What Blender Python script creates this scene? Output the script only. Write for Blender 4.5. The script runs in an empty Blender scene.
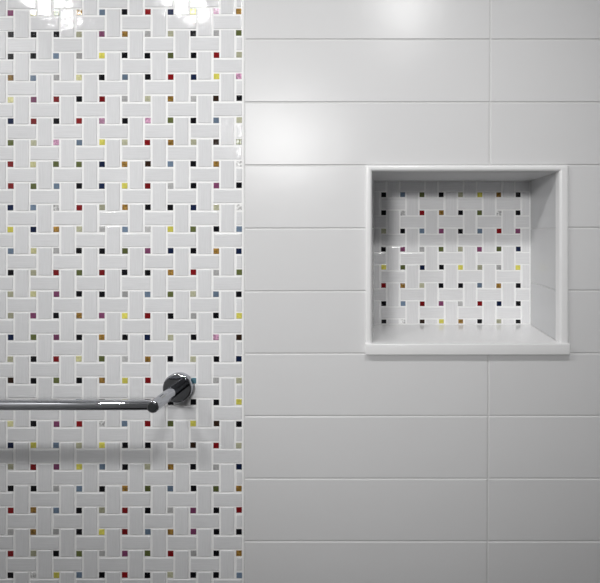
import bpy, bmesh, math, random
random.seed(7)
C = bpy.context.scene.collection
S = 0.0016            # metres per photograph pixel on the wall plane
D = 0.65              # camera to wall
VX, VY = 384.0, 231.0 # pixel straight in front of the lens
ZC = 1.45             # lens height above the floor
def X(px): return (px - VX) * S
def Z(py): return ZC + (VY - py) * S
ZTOP = ZC + 0.77
DEPTH = 0.19 * D      # depth of the niche

# ------------------------------------------------------------------ materials
def new_mat(name):
    m = bpy.data.materials.new(name); m.use_nodes = True
    nt = m.node_tree
    return m, nt, nt.nodes['Principled BSDF']

def simple(name, col, rough=0.4, metal=0.0, spec=0.5):
    m, nt, b = new_mat(name)
    b.inputs['Base Color'].default_value = (*col, 1)
    b.inputs['Roughness'].default_value = rough
    b.inputs['Metallic'].default_value = metal
    b.inputs['Specular IOR Level'].default_value = spec
    return m

def link(nt, a, b): nt.links.new(a, b)

def tile_mat(name, col, rough, var, bumps, coat=0.0, streak=None, spec=0.5, beck=False):
    """glazed ceramic: small tone change from tile to tile, wavy glaze"""
    m, nt, b = new_mat(name)
    N = nt.nodes
    geo = N.new('ShaderNodeNewGeometry')
    tc = N.new('ShaderNodeTexCoord')
    mr = N.new('ShaderNodeMapRange')
    mr.inputs['To Min'].default_value = 1 - var; mr.inputs['To Max'].default_value = 1 + var
    link(nt, geo.outputs['Random Per Island'], mr.inputs['Value'])
    val = mr.outputs['Result']
    if streak:
        mp = N.new('ShaderNodeMapping'); mp.inputs['Scale'].default_value = streak
        link(nt, tc.outputs['Object'], mp.inputs['Vector'])
        ns = N.new('ShaderNodeTexNoise'); ns.inputs['Scale'].default_value = 1.0; ns.inputs['Detail'].default_value = 1.5
        link(nt, mp.outputs['Vector'], ns.inputs['Vector'])
        m2 = N.new('ShaderNodeMapRange'); m2.inputs['From Min'].default_value = .3; m2.inputs['From Max'].default_value = .7
        m2.inputs['To Min'].default_value = 0.955; m2.inputs['To Max'].default_value = 1.03
        link(nt, ns.outputs['Fac'], m2.inputs['Value'])
        mu = N.new('ShaderNodeMath'); mu.operation = 'MULTIPLY'
        link(nt, val, mu.inputs[0]); link(nt, m2.outputs['Result'], mu.inputs[1]); val = mu.outputs[0]
    vm = N.new('ShaderNodeVectorMath'); vm.operation = 'SCALE'; vm.inputs[0].default_value = col
    link(nt, val, vm.inputs['Scale']); link(nt, vm.outputs['Vector'], b.inputs['Base Color'])
    prev = None
    for sc, st, dist in bumps:
        ns = N.new('ShaderNodeTexNoise'); ns.inputs['Scale'].default_value = sc; ns.inputs['Detail'].default_value = 2
        link(nt, tc.outputs['Object'], ns.inputs['Vector'])
        bp = N.new('ShaderNodeBump'); bp.inputs['Strength'].default_value = st; bp.inputs['Distance'].default_value = dist
        link(nt, ns.outputs['Fac'], bp.inputs['Height'])
        if prev: link(nt, prev.outputs['Normal'], bp.inputs['Normal'])
        prev = bp
    if prev: link(nt, prev.outputs['Normal'], b.inputs['Normal'])
    b.inputs['Roughness'].default_value = rough
    b.inputs['Specular IOR Level'].default_value = spec
    b.inputs['Coat Weight'].default_value = coat
    b.inputs['Coat Roughness'].default_value = 0.08
    if beck:                      # satin glaze: diffuse body under a tight-lobed sheen
        df = N.new('ShaderNodeBsdfDiffuse'); gl = N.new('ShaderNodeBsdfAnisotropic'); gl.distribution = 'BECKMANN'
        gl.inputs['Roughness'].default_value = rough
        fr = N.new('ShaderNodeFresnel'); fr.inputs['IOR'].default_value = 1.33
        mx = N.new('ShaderNodeMixShader')
        link(nt, vm.outputs['Vector'], df.inputs['Color'])
        if prev:
            for q in (df, gl, fr): link(nt, prev.outputs['Normal'], q.inputs['Normal'])
        link(nt, fr.outputs['Fac'], mx.inputs[0]); link(nt, df.outputs[0], mx.inputs[1]); link(nt, gl.outputs[0], mx.inputs[2])
        link(nt, mx.outputs[0], N['Material Output'].inputs['Surface'])
    return m

WHITE = (0.72, 0.72, 0.727)
M_wall = tile_mat('white_glazed_wall_tile', WHITE, 0.27, 0.012, [(14, 0.5, 0.0012), (3, 0.5, 0.003)], beck=True)
M_wallgrout = simple('pale_grout', (0.66, 0.66, 0.66), 0.8)
M_mosv = tile_mat('white_mosaic_upright', (0.76, 0.765, 0.78), 0.07, 0.02, [(45, 0.6, 0.0008), (420, 0.4, 0.0002)], streak=(900, 10, 25), spec=.42)
M_mosh = tile_mat('white_mosaic_level', (0.76, 0.765, 0.78), 0.07, 0.02, [(45, 0.6, 0.0008), (420, 0.4, 0.0002)], streak=(25, 10, 900), spec=.42)
M_mosgrout = simple('bright_white_grout', (0.93, 0.93, 0.93), 0.75)
M_trim = tile_mat('white_stone_trim', (0.86, 0.86, 0.865), 0.18, 0.0, [(8, 0.3, 0.001)])
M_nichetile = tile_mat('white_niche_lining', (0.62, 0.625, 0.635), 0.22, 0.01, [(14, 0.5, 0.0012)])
M_sill = tile_mat('polished_white_sill', (0.84, 0.84, 0.845), 0.10, 0.0, [(8, 0.2, 0.0008)])
M_paint = simple('white_paint', (0.72, 0.72, 0.72), 0.7)
M_dim = simple('grey_room_paint', (0.16, 0.16, 0.163), 0.7)
M_floor = simple('dark_grey_floor', (0.05, 0.05, 0.052), 0.5)

M_chrome, nt, b = new_mat('polished_chrome')
b.inputs['Base Color'].default_value = (0.48, 0.49, 0.52, 1); b.inputs['Metallic'].default_value = 1
b.inputs['Roughness'].default_value = 0.045

M_dark = simple('dark_brushed_steel', (0.16, 0.17, 0.18), 0.35, 1.0)

CODES = 'KNBRPMYLOGSEWDT'
COL = {
 'K': (0.006, 0.006, 0.008), 'N': (0.010, 0.018, 0.055), 'B': (0.15, 0.21, 0.29), 'R': (0.21, 0.007, 0.010),
 'P': (0.20, 0.055, 0.13), 'M': (0.50, 0.27, 0.40), 'Y': (0.68, 0.63, 0.12), 'L': (0.68, 0.66, 0.36),
 'O': (0.11, 0.13, 0.045), 'G': (0.30, 0.17, 0.04), 'S': (0.42, 0.42, 0.42), 'E': (0.42, 0.42, 0.30),
 'W': (0.66, 0.66, 0.66), 'D': (0.03, 0.016, 0.010), 'T': (0.10, 0.22, 0.28)}
NAMES = {'K': 'black', 'N': 'navy', 'B': 'slate_blue', 'R': 'red', 'P': 'plum', 'M': 'pink', 'Y': 'yellow', 'L': 'cream',
 'O': 'olive', 'G': 'amber', 'S': 'silver', 'E': 'sage', 'W': 'clear_white', 'D': 'dark_brown', 'T': 'teal'}
def glass(code):
    col = COL[code]
    mottled = code in 'GMW'
    m, nt, b = new_mat(NAMES[code] + '_glass_square')
    N = nt.nodes
    geo = N.new('ShaderNodeNewGeometry'); mr = N.new('ShaderNodeMapRange')
    mr.inputs['To Min'].default_value = .78; mr.inputs['To Max'].default_value = 1.22
    oi = N.new('ShaderNodeObjectInfo'); ad = N.new('ShaderNodeMath'); ad.operation = 'ADD'
    fr = N.new('ShaderNodeMath'); fr.operation = 'FRACT'
    link(nt, geo.outputs['Random Per Island'], ad.inputs[0]); link(nt, oi.outputs['Random'], ad.inputs[1])
    link(nt, ad.outputs[0], fr.inputs[0]); link(nt, fr.outputs[0], mr.inputs['Value'])
    tc = N.new('ShaderNodeTexCoord'); ns = N.new('ShaderNodeTexNoise')
    ns.inputs['Scale'].default_value = 260; ns.inputs['Detail'].default_value = 2
    link(nt, tc.outputs['Object'], ns.inputs['Vector'])
    m2 = N.new('ShaderNodeMapRange'); m2.inputs['From Min'].default_value = .35; m2.inputs['From Max'].default_value = .65
    a = .45 if mottled else .12
    m2.inputs['To Min'].default_value = 1 - a; m2.inputs['To Max'].default_value = 1 + a
    link(nt, ns.outputs['Fac'], m2.inputs['Value'])
    mu = N.new('ShaderNodeMath'); mu.operation = 'MULTIPLY'
    link(nt, mr.outputs['Result'], mu.inputs[0]); link(nt, m2.outputs['Result'], mu.inputs[1])
    vm = N.new('ShaderNodeVectorMath'); vm.operation = 'SCALE'; vm.inputs[0].default_value = col
    link(nt, mu.outputs[0], vm.inputs['Scale']); link(nt, vm.outputs['Vector'], b.inputs['Base Color'])
    bp = N.new('ShaderNodeBump'); bp.inputs['Strength'].default_value = .4; bp.inputs['Distance'].default_value = .0005
    link(nt, ns.outputs['Fac'], bp.inputs['Height']); link(nt, bp.outputs['Normal'], b.inputs['Normal'])
    b.inputs['Roughness'].default_value = 0.08
    b.inputs['Specular IOR Level'].default_value = 0.2 if code in 'KND' else 0.4
    return m
M_GLASS = {c: glass(c) for c in CODES}

# ------------------------------------------------------------------ mesh helpers
def obj(name, bm, mats, parent=None, smooth=False):
    bmesh.ops.recalc_face_normals(bm, faces=bm.faces[:])
    me = bpy.data.meshes.new(name); bm.to_mesh(me); bm.free()
    for m in (mats if isinstance(mats, (list, tuple)) else [mats]): me.materials.append(m)
    if smooth:
        for p in me.polygons: p.use_smooth = True
        me.set_sharp_from_angle(angle=math.radians(35))
    o = bpy.data.objects.new(name, me); C.objects.link(o)
    if parent: 
        o.parent = parent
        o.matrix_parent_inverse = parent.matrix_basis.inverted()
    return o
def thing(name, label, cat, loc, group=None):
    o = bpy.data.objects.new(name, None); C.objects.link(o)
    o.location = loc; o.empty_display_size = 0.05
    o['label'] = label; o['category'] = cat
    if group: o['group'] = group
    return o
def structure(o): o['kind'] = 'structure'; return o

def box(bm, x0, x1, y0, y1, z0, z1, mi=0):
    v = [bm.verts.new((x, y, z)) for z in (z0, z1) for y in (y0, y1) for x in (x0, x1)]
    for f in ((0,1,3,2),(4,5,7,6),(0,1,5,4),(2,3,7,6),(0,2,6,4),(1,3,7,5)):
        bm.faces.new([v[i] for i in f]).material_index = mi

def tile(bm, x0, x1, z0, z1, yface, yback, bev, mi=0, tilt=0.0, round_=1):
    """one tile facing -y: sides, eased edge in steps, flat face; closed at the back"""
    cx, cz = (x0+x1)/2, (z0+z1)/2
    tx = random.uniform(-tilt, tilt); tz = random.uniform(-tilt, tilt)
    rings = []
    steps = [(0, yback), (0, yface+bev)] + ([(bev*.3, yface+bev*.3)] if round_ else []) + [(bev, yface)]
    for ins, y in steps:
        pts = ((x0+ins, z0+ins), (x1-ins, z0+ins), (x1-ins, z1-ins), (x0+ins, z1-ins))
        k = 0 if y == yback else 1
        rings.append([bm.verts.new((x, y + k*((x-cx)*tx + (z-cz)*tz), z)) for x, z in pts])
    for a, b_ in zip(rings, rings[1:]):
        for i in range(4):
            bm.faces.new((a[i], a[(i+1) % 4], b_[(i+1) % 4], b_[i])).material_index = mi
    bm.faces.new(rings[-1]).material_index = mi
    bm.faces.new(rings[0]).material_index = mi

def side_tile(bm, xface, xback, y0, y1, z0, z1, bev, mi=0):
    rings = []
    sgn = 1 if xback > xface else -1
    for ins, x in ((0, xback), (0, xface+sgn*bev), (bev, xface)):
        rings.append([bm.verts.new((x, y, z)) for y, z in ((y0+ins, z0+ins), (y1-ins, z0+ins), (y1-ins, z1-ins), (y0+ins, z1-ins))])
    for a, b_ in zip(rings, rings[1:]):
        for i in range(4):
            bm.faces.new((a[i], a[(i+1) % 4], b_[(i+1) % 4], b_[i])).material_index = mi
    bm.faces.new(rings[-1]).material_index = mi; bm.faces.new(rings[0]).material_index = mi

def lathe(bm, prof, cx, cz, n=48, mi=0):
    """profile (radius, y) spun about an axis along y"""
    rings = []
    for r, y in prof:
        rings.append([bm.verts.new((cx + r*math.cos(2*math.pi*i/n), y, cz + r*math.sin(2*math.pi*i/n))) for i in range(n)])
    for a, b_ in zip(rings, rings[1:]):
        for i in range(n): bm.faces.new((a[i], a[(i+1) % n], b_[(i+1) % n], b_[i])).material_index = mi
    bm.faces.new(rings[0]).material_index = mi; bm.faces.new(rings[-1]).material_index = mi

# ------------------------------------------------------------------ the wall of long plain tiles
PX_LEFT, PX_SPLIT, PX_RIGHT = -420, 243.6, 1070
JY = [39 + 62.75*i for i in range(-4, 15)]                        # level joints
JX = [244.6, 490, 735.5, 981, 1226]                               # upright joints
N_L, N_R, N_T, N_B = 366.8, 566.4, 167.2, 353.0                   # hole for the niche
bm = bmesh.new()
g = 0.66
for a, b_ in zip(JY, JY[1:]):
    for c, d in zip(JX, JX[1:]):
        d = min(d, PX_RIGHT)
        if c >= d: continue
        k = (1 - (a+b_)/2*6/583) * .55
        spans = [((c+g+k) if c > 245 else c+.3, min(d-g+k, PX_RIGHT))]
        if b_ > N_T+20 and a < N_B-20:
            out = []
            for s, e in spans:
                if s < N_L < e: out.append((s, N_L))
                if s < N_R < e: out.append((N_R, e))
                if e <= N_L or s >= N_R: out.append((s, e))
            spans = out
        for s, e in spans:
            z1 = min(Z(a + g), ZTOP); z0 = max(Z(b_ - g), 0)
            if z1 <= z0: continue
            tile(bm, X(s), X(e), z0, z1, 0.0, 0.006, 0.0010, 0, 0.0012)
hx0, hx1, hz0, hz1 = X(N_L), X(N_R), Z(N_B), Z(N_T)
gy0, gy1 = 0.0012, 0.02
box(bm, X(PX_SPLIT), hx0, gy0, gy1, 0, ZTOP, 1)
box(bm, hx1, X(PX_RIGHT), gy0, gy1, 0, ZTOP, 1)
box(bm, hx0, hx1, gy0, gy1, 0, hz0, 1)
box(bm, hx0, hx1, gy0, gy1, hz1, ZTOP, 1)
for v in bm.verts:                    # the courses sag a little towards the mosaic, as laid
    px, py = v.co.x/S + VX, VY - (v.co.z - ZC)/S
    if v.co.y < gy0 - 1e-5 or v.co.y in (0.006,) or abs(v.co.y-.006) < 1e-6:
        if 1 < v.co.z/S and v.co.z < ZTOP-.001:
            v.co.z -= S*(.5 + 1.0*max(0, 1-(px-245)/355)*math.exp(-((py-265)/110)**2))
structure(obj('wall_back', bm, [M_wall, M_wallgrout]))

# ------------------------------------------------------------------ basket-weave mosaic
PITX, PITY = 22.87, 21.63
ROWS = """PLOGBKRNYMG
KKKEPGSEKSO
KKBSYKKOKRE
GBSLKBKRNYM
LPRKRSEGSDK
NRKRMKMOKBE
OEMBYERGEDO
RLOONGDBKGW
ROBKNYRSKPK
NBWREGKKNEW
YNGESBSYOKB
BLSKKOPNKGN
KEROR KKGRSO
ELPKKSBOEBK
EPKGPYRKSKY
NOPKGKNEKMD
EKRLOSGKEKN
DKOKGYRKTSE
KROBKYKKKKY
LKPRWBROYDK
NYBEYKKSDRE
ERPYBKEGKSN
KKSBKGOBKOG
RGBKERKSPKR
SGSKYRBGPKK
REKOSPORSKG
KWYBKRKEKKB""".replace(' ', '').split('\n')
assert len(ROWS) == 27 and all(len(r) == 11 for r in ROWS), [len(r) for r in ROWS]
NROWS = """KBOKEYGK
KWRGKOWK
EKBPKBRP
KPSOEPON
YONKYESY
RGEKKBGK
KBRPSRNK
KWDYGKEK""".split('\n')

def weave(px0, py0, lim, parity, rows, yface, warp=None):
    """returns two bmeshes: white oblongs, coloured squares. lim = (left, right, top, bottom) in wall pixels"""
    L, R, T, B = lim
    bt, bd = bmesh.new(), []
    w = warp or (lambda x, y: 0)
    hl_x, hl_y, hw_x, hw_y = 14.0, 13.7, 6.55, 6.35
    c0 = int((L - px0)//PITX) - 1; c1 = int((R - px0)//PITX) + 1
    r0 = int((T - py0)//PITY) - 1; r1 = int((B - py0)//PITY) + 1
    for c in range(c0, c1+1):
        for r in range(r0, r1+1):
            cx = px0 + (c+.5)*PITX; cy = py0 + (r+.5)*PITY
            up = ((c + r) % 2 == parity)
            hx, hy = (hw_x, hl_y) if up else (hl_x, hw_y)
            jx = random.uniform(-.22, .22); jy = random.uniform(-.22, .22)
            x0, x1, y0, y1 = max(cx-hx+jx, L), min(cx+hx+jx, R), max(cy-hy+jy, T), min(cy+hy+jy, B)
            if x1-x0 > 1.5 and y1-y0 > 1.2:
                o = w(cx, cy)
                tile(bt, X(x0), X(x1), Z(y1+o), Z(y0+o), yface, yface+.005, .0007, 0 if up else 1, .005)
            dx = px0 + c*PITX; dy = py0 + r*PITY
            code = rows[r][c] if 0 <= r < len(rows) and 0 <= c < len(rows[0]) else random.choice('KKKKKNNBRRPMYLOOGGSEEW')
            q = 2.85; jx = random.uniform(-.3, .3); jy = random.uniform(-.3, .3)
            x0, x1, y0, y1 = max(dx-q+jx, L), min(dx+q+jx, R), max(dy-q+jy, T), min(dy+q+jy, B)
            if x1-x0 > 1.5 and y1-y0 > 1.5:
                o = w(dx, dy)
                bd.append((code, X(x0), X(x1), Z(y1+o), Z(y0+o), yface+.0002))
    return bt, bd
M_nichemosv = tile_mat('white_niche_mosaic_upright', (0.80, 0.80, 0.81), 0.12, 0.02, [(60, 0.7, 0.0009)], streak=(900, 10, 25), spec=.42)  # lighter than the wall mosaic: missing fill light is put into the colour
M_nichemosh = tile_mat('white_niche_mosaic_level', (0.80, 0.80, 0.81), 0.12, 0.02, [(60, 0.7, 0.0009)], streak=(25, 10, 900), spec=.42)  # same lightened colour, standing in for fill light inside the niche
GL = [M_GLASS[c] for c in CODES]
def squares(lst, parent, most):
    """the nearest ones to the lens as pieces of their own, any beyond that as one object"""
    lst.sort(key=lambda q: math.hypot((q[1]+q[2])/2, (q[3]+q[4])/2 - ZC))
    for code, x0, x1, z0, z1, yf_ in lst[:most]:
        bm = bmesh.new(); tile(bm, x0, x1, z0, z1, yf_, yf_+.0048, .0005, 0, .02)
        o = obj('glass_square', bm, M_GLASS[code], parent)
        o['label'] = NAMES[code].replace('_', ' ') + ' glass square'
    if lst[most:]:
        bm = bmesh.new()
        for code, x0, x1, z0, z1, yf_ in lst[most:]:
            tile(bm, x0, x1, z0, z1, yf_, yf_+.0048, .0005, CODES.index(code), .02)
        o = obj('glass_squares', bm, GL, parent); o['kind'] = 'stuff'
        o['label'] = 'small glass squares in black, red, blue, yellow, plum and olive'

def warp(x, y):
    if y > 250: return 0
    return -2.1*max(0, min(1.1, x/240)) * min(1.2, (250-y)/240)
py_top = VY - 0.77/S; py_bot = VY + ZC/S
mp = thing('mosaic_panel', 'white basket-weave mosaic wall panel dotted with small multicoloured glass squares, behind the chrome rail',
           'mosaic', (X(-90), 0.0, 0))
bt, bd = weave(10.2, 13.0, (PX_LEFT, 241.9, py_top+3, py_bot-1), 0, ROWS, 0.0, warp)
bm = bmesh.new(); box(bm, X(PX_LEFT), X(PX_SPLIT), 0.0007, 0.02, 0, ZTOP)
obj('grout_bed', bm, M_mosgrout, mp)
obj('white_tiling', bt, [M_mosv, M_mosh], mp)
squares(bd, mp, 100)

# ------------------------------------------------------------------ niche
IL, IR, IT, IB = 372.0, 558.3, 171.5, 342.3
nx0, nx1, nzt, nzb = X(IL), X(IR), Z(IT), Z(IB)
ni = thing('shower_niche', 'square recessed white shower niche with mosaic back, bullnose frame and projecting sill', 'niche',
           ((nx0+nx1)/2, 0, nzb))
bm = bmesh.new(); box(bm, nx0-.006, nx1+.006, DEPTH+.0007, DEPTH+.02, nzb-.012, nzt+.006)
back = obj('back_panel', bm, M_mosgrout, ni)
bt, bd = weave(383.6, 187.8, (IL+.6, IR-1.3, IT+.8, IB-1.2), 1, NROWS, DEPTH)
obj('white_tiling', bt, [M_nichemosv, M_nichemosh], back)
squares(bd, back, 100)
FB = 0.010      # frame strips reach this far into the wall
edges = [IT, 229 - .6, 291.9 - .6, IB]
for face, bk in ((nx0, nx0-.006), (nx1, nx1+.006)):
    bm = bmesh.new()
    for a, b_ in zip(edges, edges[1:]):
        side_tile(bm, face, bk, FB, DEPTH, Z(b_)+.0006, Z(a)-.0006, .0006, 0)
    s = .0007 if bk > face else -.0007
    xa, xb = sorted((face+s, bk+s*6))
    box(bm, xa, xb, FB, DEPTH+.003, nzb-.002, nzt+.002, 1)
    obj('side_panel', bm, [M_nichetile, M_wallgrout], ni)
bm = bmesh.new(); box(bm, nx0-.004, nx1+.004, FB, DEPTH+.001, nzt, nzt+.006)
obj('top_panel', bm, M_trim, ni)

def arc(cx, cy, r, a0, a1, n=6):
    return [(cx + r*math.cos(math.radians(a0+(a1-a0)*i/n)), cy + r*math.sin(math.radians(a0+(a1-a0)*i/n))) for i in range(n+1)]
PR = 0.006; rr = 0.0042
def strip(p0, p1, outdir, W, m0, m1):
    """bullnose strip. p0,p1: inner-edge ends (x,z); outdir points away from the opening; W width;
    m0,m1: how far the outer edge runs past each inner end (mitres)"""
    W, m0, m1 = W*S, m0*S, m1*S
    # profile: u = distance outward from the opening, v = depth (negative = proud of the wall)
    prof = [(0.0, FB)] + arc(rr, -PR+rr, rr, 180, 270) + arc(W-rr*.7, -PR+rr*.7, rr*.7, -90, 0) + [(W, FB)]
    bm = bmesh.new()
    d = (p1[0]-p0[0], p1[1]-p0[1]); ln = math.hypot(*d); d = (d[0]/ln, d[1]/ln)
    ra, rb = [], []
    for u, v in prof:
        a, b_ = u/W*m0, u/W*m1
        ra.append(bm.verts.new((p0[0]+outdir[0]*u - d[0]*a, v, p0[1]+outdir[1]*u - d[1]*a)))
        rb.append(bm.verts.new((p1[0]+outdir[0]*u + d[0]*b_, v, p1[1]+outdir[1]*u + d[1]*b_)))
    n = len(prof)
    for i in range(n):
        bm.faces.new((ra[i], ra[(i+1) % n], rb[(i+1) % n], rb[i]))
    bm.faces.new(ra); bm.faces.new(rb)
    return obj('frame_strip', bm, M_trim, ni, smooth=True)
WL, WT, WR = 6.4, 5.6, 8.9
strip((nx0, nzb), (nx0, nzt), (-1, 0), WL, 0, WT)
strip((nx0, nzt), (nx1, nzt), (0, 1), WT, WL, WR)
strip((nx1, nzt), (nx1, nzb), (1, 0), WR, WT, 0)
# sill: T-shaped slab, its nose proud of the wall and eased along the edge
bm = bmesh.new()
pl = [(nx0, DEPTH), (nx0, FB), (X(365.3), FB), (X(365.3), -.010), (X(567.6), -.010), (X(567.6), FB), (nx1, FB), (nx1, DEPTH)]
zt, zb = nzb, Z(353.3)
lo = [bm.verts.new((x, y, zb)) for x, y in pl]; hi = [bm.verts.new((x, y, zt)) for x, y in pl]
n = len(pl)
for i in range(n): bm.faces.new((lo[i], lo[(i+1) % n], hi[(i+1) % n], hi[i]))
bm.faces.new(lo); bm.faces.new(hi)
bm.edges.ensure_lookup_table()
ed = [e for e in bm.edges if all(abs(v.co.y+.010) < 1e-6 for v in e.verts)]
bmesh.ops.bevel(bm, geom=ed, offset=.0018, segments=3, profile=.5, affect='EDGES')
obj('sill', bm, M_sill, ni, smooth=True)

# ------------------------------------------------------------------ towel bar
FX, FZ = X(179.8), Z(386.3)
BH, AH = 0.0695, 0.0768
LX = FX - 0.61
tb = thing('towel_bar', 'polished chrome towel bar with round wall flange mounted across the mosaic panel', 'towel bar', ((FX+LX)/2, 0, FZ))
for cx in (FX, LX):
    bm = bmesh.new()
    r = 0.0232
    lathe(bm, [(r*.96, 0.0004), (r, -.0012), (r, -.0075), (r-.0006, -.0088), (r-.0018, -.0095), (r-.0024, -.0096), (r-.0027, -.0096), (.0100, -.0096)], cx, FZ, 64)
    fl = obj('wall_flange', bm, M_chrome, tb, smooth=True)
    bm = bmesh.new()
    a = 0.0087
    lathe(bm, [(a, -.0085), (a, -AH+.0016), (a, -AH+.0011), (a-.0003, -AH+.0004), (a-.0009, -AH), (a-.0013, -AH), (a-.0030, -AH)], cx, FZ, 48)
    arm = obj('arm', bm, M_chrome, tb, smooth=True)
    bm = bmesh.new()
    lathe(bm, [(a-.0022, -AH+.0002), (a-.0022, -AH-.0003), (a-.0026, -AH-.0005), (a-.0030, -AH-.0005), (.0010, -AH-.0005)], cx, FZ, 40)
    obj('end_cap', bm, M_dark, arm, smooth=True)
bm = bmesh.new()
n = 40; rad = 0.0071; rings = []
for x in (LX+.004, FX-.004):
    rings.append([bm.verts.new((x, -BH + rad*math.cos(2*math.pi*i/n), FZ + rad*math.sin(2*math.pi*i/n))) for i in range(n)])
for i in range(n): bm.faces.new((rings[0][i], rings[0][(i+1) % n], rings[1][(i+1) % n], rings[1][i]))
bm.faces.new(rings[0]); bm.faces.new(rings[1])
obj('rail', bm, M_chrome, tb, smooth=True)

# ------------------------------------------------------------------ rest of the room
xl, xr, yf = X(PX_LEFT), X(PX_RIGHT), -3.0
def slab(name, a, m):
    bm = bmesh.new(); box(bm, *a); return structure(obj(name, bm, m))
slab('floor', (xl-.1, xr+.1, yf-.1, .02, -.1, 0), M_floor)
slab('ceiling', (xl-.1, xr+.1, yf-.1, .02, ZTOP, ZTOP+.1), M_paint)
slab('wall_left', (xl-.1, xl, yf, .02, 0, ZTOP), M_paint)
slab('wall_right', (xr, xr+.1, yf, .02, 0, ZTOP), M_paint)
slab('wall_front', (xl-.1, xr+.1, yf-.1, yf, 0, ZTOP), M_dim)

def lamp(x, y, z, power, size):
    l = bpy.data.lights.new('ceiling_lamp', 'AREA'); l.shape = 'DISK'; l.size = size; l.energy = power
    l.color = (1, 0.995, 0.985)
    o = bpy.data.objects.new('ceiling_lamp', l); C.objects.link(o); o.location = (x, y, z)
LZ = ZC + 0.750
lamp(0.07, -.70, LZ, 4.3, .125)
lamp(-.655, -.70, LZ, 3.6, .10)
lamp(-1.11, -.70, LZ, 3.3, .10)
# an adjustable spot further back, aimed at the upper part of the tiled wall
import mathutils
l = bpy.data.lights.new('ceiling_spot', 'SPOT'); l.energy = 200; l.shadow_soft_size = 0.28
l.spot_size = math.radians(35); l.spot_blend = 1.0; l.color = (1, 0.995, 0.985)
o = bpy.data.objects.new('ceiling_spot', l); C.objects.link(o); o.location = (-.73, -2.3, LZ)
aim = mathutils.Vector((-.09, 0.0, Z(145))) - o.location
o.rotation_euler = aim.to_track_quat('-Z', 'Y').to_euler()

w = bpy.data.worlds.new('World'); bpy.context.scene.world = w; w.use_nodes = True
w.node_tree.nodes['Background'].inputs[0].default_value = (0.5, 0.5, 0.52, 1)
w.node_tree.nodes['Background'].inputs[1].default_value = 0.3

# ------------------------------------------------------------------ camera
cam = bpy.data.cameras.new('Camera'); co = bpy.data.objects.new('Camera', cam); C.objects.link(co)
co.location = (0, -D, ZC); co.rotation_euler = (math.pi/2, 0, 0)
cam.sensor_fit = 'HORIZONTAL'; cam.sensor_width = 36
cam.lens = (D/S)/600*36
cam.shift_x = -(VX-300)/600; cam.shift_y = -(291.5-VY)/600
cam.clip_start = 0.01
bpy.context.scene.camera = co
vs = bpy.context.scene.view_settings
vs.view_transform = 'Standard'; vs.look = 'None'; vs.gamma = 1; vs.exposure = 0.0
